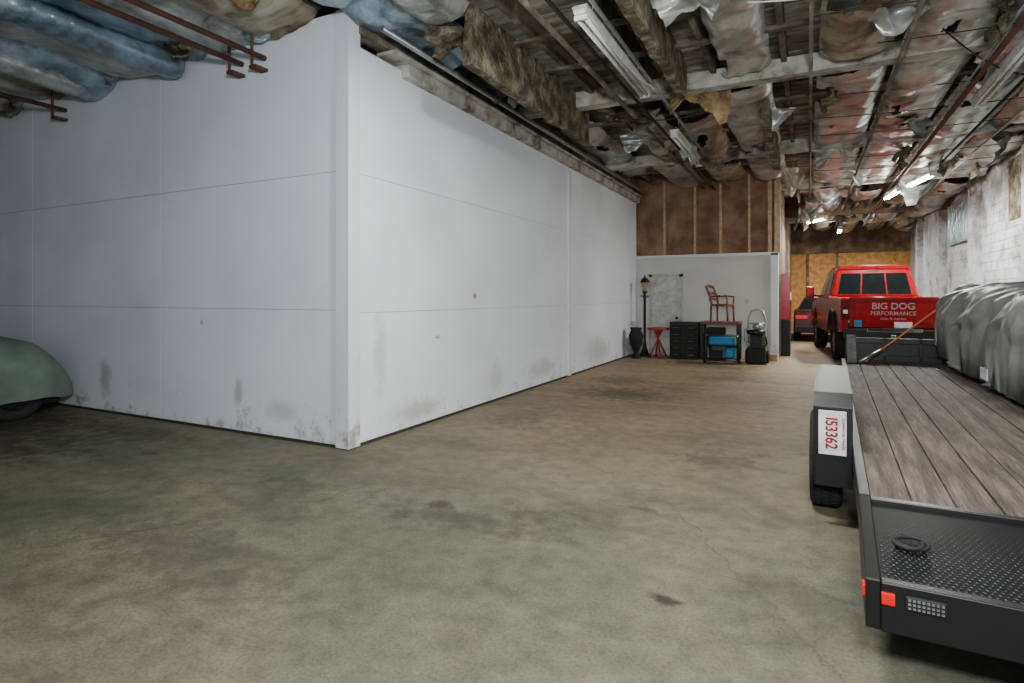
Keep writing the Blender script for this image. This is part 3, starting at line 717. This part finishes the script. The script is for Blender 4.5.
# ---------------------------------------------------------------- clutter at far wall
lm = empty("lamp_post", (-3.66, 14.55, 0))
lathe("post", [(0.001, 0), (.16, 0), (.16, .04), (.10, .08), (.06, .2), (.045, .3), (.03, .4), (.028, 1.45), (.05, 1.47), (.03, 1.52), (.02, 1.6), (.001, 1.6)], 'Z', M['black'], lm)
lathe("lantern_glass", [(.05, 1.6), (.09, 1.84)], 'Z', M['cardboard'], lm, seg=6, smooth=False)
lathe("lantern_base", [(.001, 1.58), (.07, 1.58), (.06, 1.62), (.001, 1.62)], 'Z', M['black'], lm, seg=6, smooth=False)
lathe("lantern_cap", [(.13, 1.84), (.08, 1.93), (.02, 1.97), (.015, 2.02), (.001, 2.03)], 'Z', M['black'], lm, seg=6, smooth=False)
cyl("crossbar", (-.12, 0, 1.5), (.12, 0, 1.5), .012, M['black'], lm)
ur = empty("garden_urn", (-3.72, 13.95, 0))
lathe("urn", [(.001, 0), (.12, 0), (.10, .05), (.05, .1), (.06, .16), (.15, .35), (.17, .55), (.12, .68), (.15, .74), (.13, .74), (.1, .68), (.001, .6)], 'Z', M['black2'], ur)
rt = empty("red_side_table", (-3.28, 14.35, 0))
lathe("top", [(.001, .68), (.26, .68), (.27, .70), (.26, .73), (.001, .73)], 'Z', M['redpaint'], rt, seg=24, smooth=False)
for a in range(4):
    t = a * math.pi / 2 + .5
    cyl("leg_%d" % a, (.22 * math.cos(t), .22 * math.sin(t), 0), (-.1 * math.cos(t), -.1 * math.sin(t), .69), .02, M['redpaint'], rt, 8)
dc = empty("drawer_cabinet", (-2.65, 14.45, 0))
box("carcass", -.33, .33, -.22, .25, 0.0, .88, M['black'], dc, .01)
multibox("drawers", [(x, x + .30, -.245, -.21, z, z + .13) for x in (-.315, .015) for z in (.04, .2, .36, .52, .68)], M['black2'], dc, .008)
multibox("drawer_pulls", [(x + .08, x + .22, -.262, -.245, z + .06, z + .075) for x in (-.315, .015) for z in (.04, .2, .36, .52, .68)], M['joist'], dc)
wb = empty("workbench", (-1.86, 14.62, 0))
box("top", -.44, .44, -.28, .3, .84, .9, M['wood'], wb, .01)
multibox("legs", [(x, x + .06, y, y + .06, 0, .84) for x in (-.43, .37) for y in (-.26, .22)] + [(-.43, .43, -.25, .25, .3, .34)], M['black'], wb)
multibox("toolboxes", [(-.38, -.05, -.24, .1, .34, .6), (.02, .3, -.2, .15, .34, .52), (-.3, .1, -.2, .1, .6, .76)], M['black2'], wb, .02)
ch = empty("wooden_chair", (-1.84, 14.62, .903), 1.35)
box("seat", -.22, .22, -.22, .2, .36, .41, M['wood'], ch, .015)
for i, (x_, y_) in enumerate(((-.2, -.2), (.2, -.2), (-.2, .18), (.2, .18))):
    cyl("leg_%d" % i, (x_ * 1.05, y_ * 1.05, 0), (x_, y_, .37), .02, M['wood'], ch, 8, .026)
for i, x_ in enumerate((-.2, .2)):
    tube("back_post_%d" % i, [(x_, .16, .38), (x_ * 1.05, .20, .6), (x_ * 1.1, .30, .84)], .026, M['wood'], ch)
    tube("arm_%d" % i, [(x_, .20, .58), (x_ * 1.2, .0, .6), (x_ * 1.15, -.2, .58), (x_, -.2, .4)], .02, M['wood'], ch)
for i, z_ in enumerate((.52, .66, .82)):
    tube("back_rail_%d" % i, [(-.2, .18 + (z_ - .4) * .24, z_), (0, .22 + (z_ - .4) * .24, z_ + .02), (.2, .18 + (z_ - .4) * .24, z_)], .03, M['wood'], ch)
pw_ = empty("portable_generator", (-1.74, 13.8, 0), .1)
tubes = [[(-.33, -.25, .08), (-.33, -.25, .62), (.33, -.25, .62), (.33, -.25, .08), (-.33, -.25, .08)], [(-.33, .22, .08), (-.33, .22, .62), (.33, .22, .62), (.33, .22, .08), (-.33, .22, .08)]]
for i, t in enumerate(tubes): tube("frame_%d" % i, t, .018, M['black'], pw_)
for i, (x_, z_) in enumerate(((-.33, .62), (.33, .62), (-.33, .08), (.33, .08))): cyl("rail_%d" % i, (x_, -.25, z_), (x_, .22, z_), .018, M['black'], pw_, 8)
box("fuel_tank", -.28, .28, -.2, .18, .40, .58, M['blue'], pw_, .05)
box("engine", -.26, .02, -.18, .16, .10, .38, M['black2'], pw_, .03)
box("alternator", .04, .28, -.2, .14, .12, .36, M['blue'], pw_, .05)
box("control_panel", -.2, .1, -.27, -.23, .30, .40, M['black'], pw_, .005)
for x_ in (-.36, .36): wheel(pw_, "wheel_%d" % int(x_ * 10), (x_, 0, .12), .12, .06, 'black', 1 if x_ > 0 else -1)
# hand truck loaded with a dark small engine
ht = empty("hand_truck", (-1.04, 14.15, 0), .06)
for s_ in (-1, 1):
    tube("upright_%d" % s_, [(s_ * .18, .0, .03), (s_ * .18, .1, .5), (s_ * .18, .22, 1.0), (s_ * .12, .26, 1.16), (0, .27, 1.2)], .018, M['steel'], ht)
    wheel(ht, "wheel_%d" % s_, (s_ * .21, .12, .14), .14, .07, 'steel', s_)
for i, (z_, y_) in enumerate(((.3, .06), (.6, .13), (.88, .19))): cyl("rung_%d" % i, (-.18, y_, z_), (.18, y_, z_), .014, M['steel'], ht, 8)
cyl("axle", (-.2, .12, .14), (.2, .12, .14), .015, M['steel'], ht, 8)
box("toe_plate", -.2, .2, -.34, .02, .0, .02, M['black'], ht)
se = empty("small_engine", (-1.04, 13.95, .022), .06)
box("crankcase", -.2, .2, -.13, .08, 0, .34, M['black2'], se, .04)
multibox("cooling_fins", [(-.17, .17, -.12, .06, .36 + i * .035, .375 + i * .035) for i in range(7)], M['black'], se)
box("cylinder", -.12, .12, -.1, .05, .33, .64, M['black2'], se, .01)
lathe("flywheel_cover", [(.001, 0), (.17, 0), (.19, .03), (.19, .1), (.001, .12)], 'Z', M['black'], se, loc=(0, -.03, .63), seg=24)
lathe("air_filter", [(.001, 0), (.09, 0), (.1, .02), (.1, .1), (.05, .13), (.001, .13)], 'Z', M['steel'], se, loc=(.03, -.03, .76), seg=20)
tube("exhaust_pipe", [(-.14, -.1, .4), (-.22, -.12, .5), (-.22, -.1, .72), (-.16, -.06, .8)], .025, M['steel'], se)
tube("hoses", [(.14, -.1, .3), (.22, -.14, .45), (.18, -.12, .66), (.05, -.14, .55)], .018, M['black'], se)
sb = empty("small_box", (-0.74, 14.8, 0), .1)
box("body", -.08, .08, -.1, .1, 0, .16, M['cardboard'], sb, .005)
box("flap", -.08, .08, -.13, -.1, .13, .165, M['cardboard'], sb, .003)
vm = empty("red_locker", (-0.64, 16.4, 0), 0)
box("cabinet", 0, .22, -.3, .3, .9, 2.05, M['red'], vm, .01)
box("lower_cabinet", 0, .22, -.3, .3, 0, .9, M['black2'], vm, .01)
box("door_glass", .215, .225, -.2, .2, 1.3, 1.9, M['glass'], vm)
box("handle", .22, .25, -.26, -.23, 1.4, 1.6, M['steel'], vm)

# ---------------------------------------------------------------- lights / world / camera
def lamp(nm, loc, e, r, col=(1, .98, .95)):
    l = bpy.data.lights.new(nm, 'POINT'); l.energy = e; l.shadow_soft_size = r; l.color = col
    o = bpy.data.objects.new(nm, l); o.location = loc; COL.objects.link(o)
lamp("photographers_flash", (0.3, 0.0, 2.5), 980, 0.25, (0.95, 0.98, 1.0))
w = bpy.data.worlds.new("world"); S.world = w; w.use_nodes = True
w.node_tree.nodes["Background"].inputs[0].default_value = (0.6, 0.65, 0.7, 1)
w.node_tree.nodes["Background"].inputs[1].default_value = 0.15

cam = bpy.data.cameras.new("camera"); cam.sensor_width = 36; cam.lens = 586 / 1024 * 36
cam.shift_y = -(341.5 - 296) / 1024; cam.clip_start = 0.05
co = bpy.data.objects.new("camera", cam); co.location = (0, 0, 1.5)
co.rotation_euler = (math.pi / 2, 0, math.radians(26.88)); COL.objects.link(co)
S.camera = co
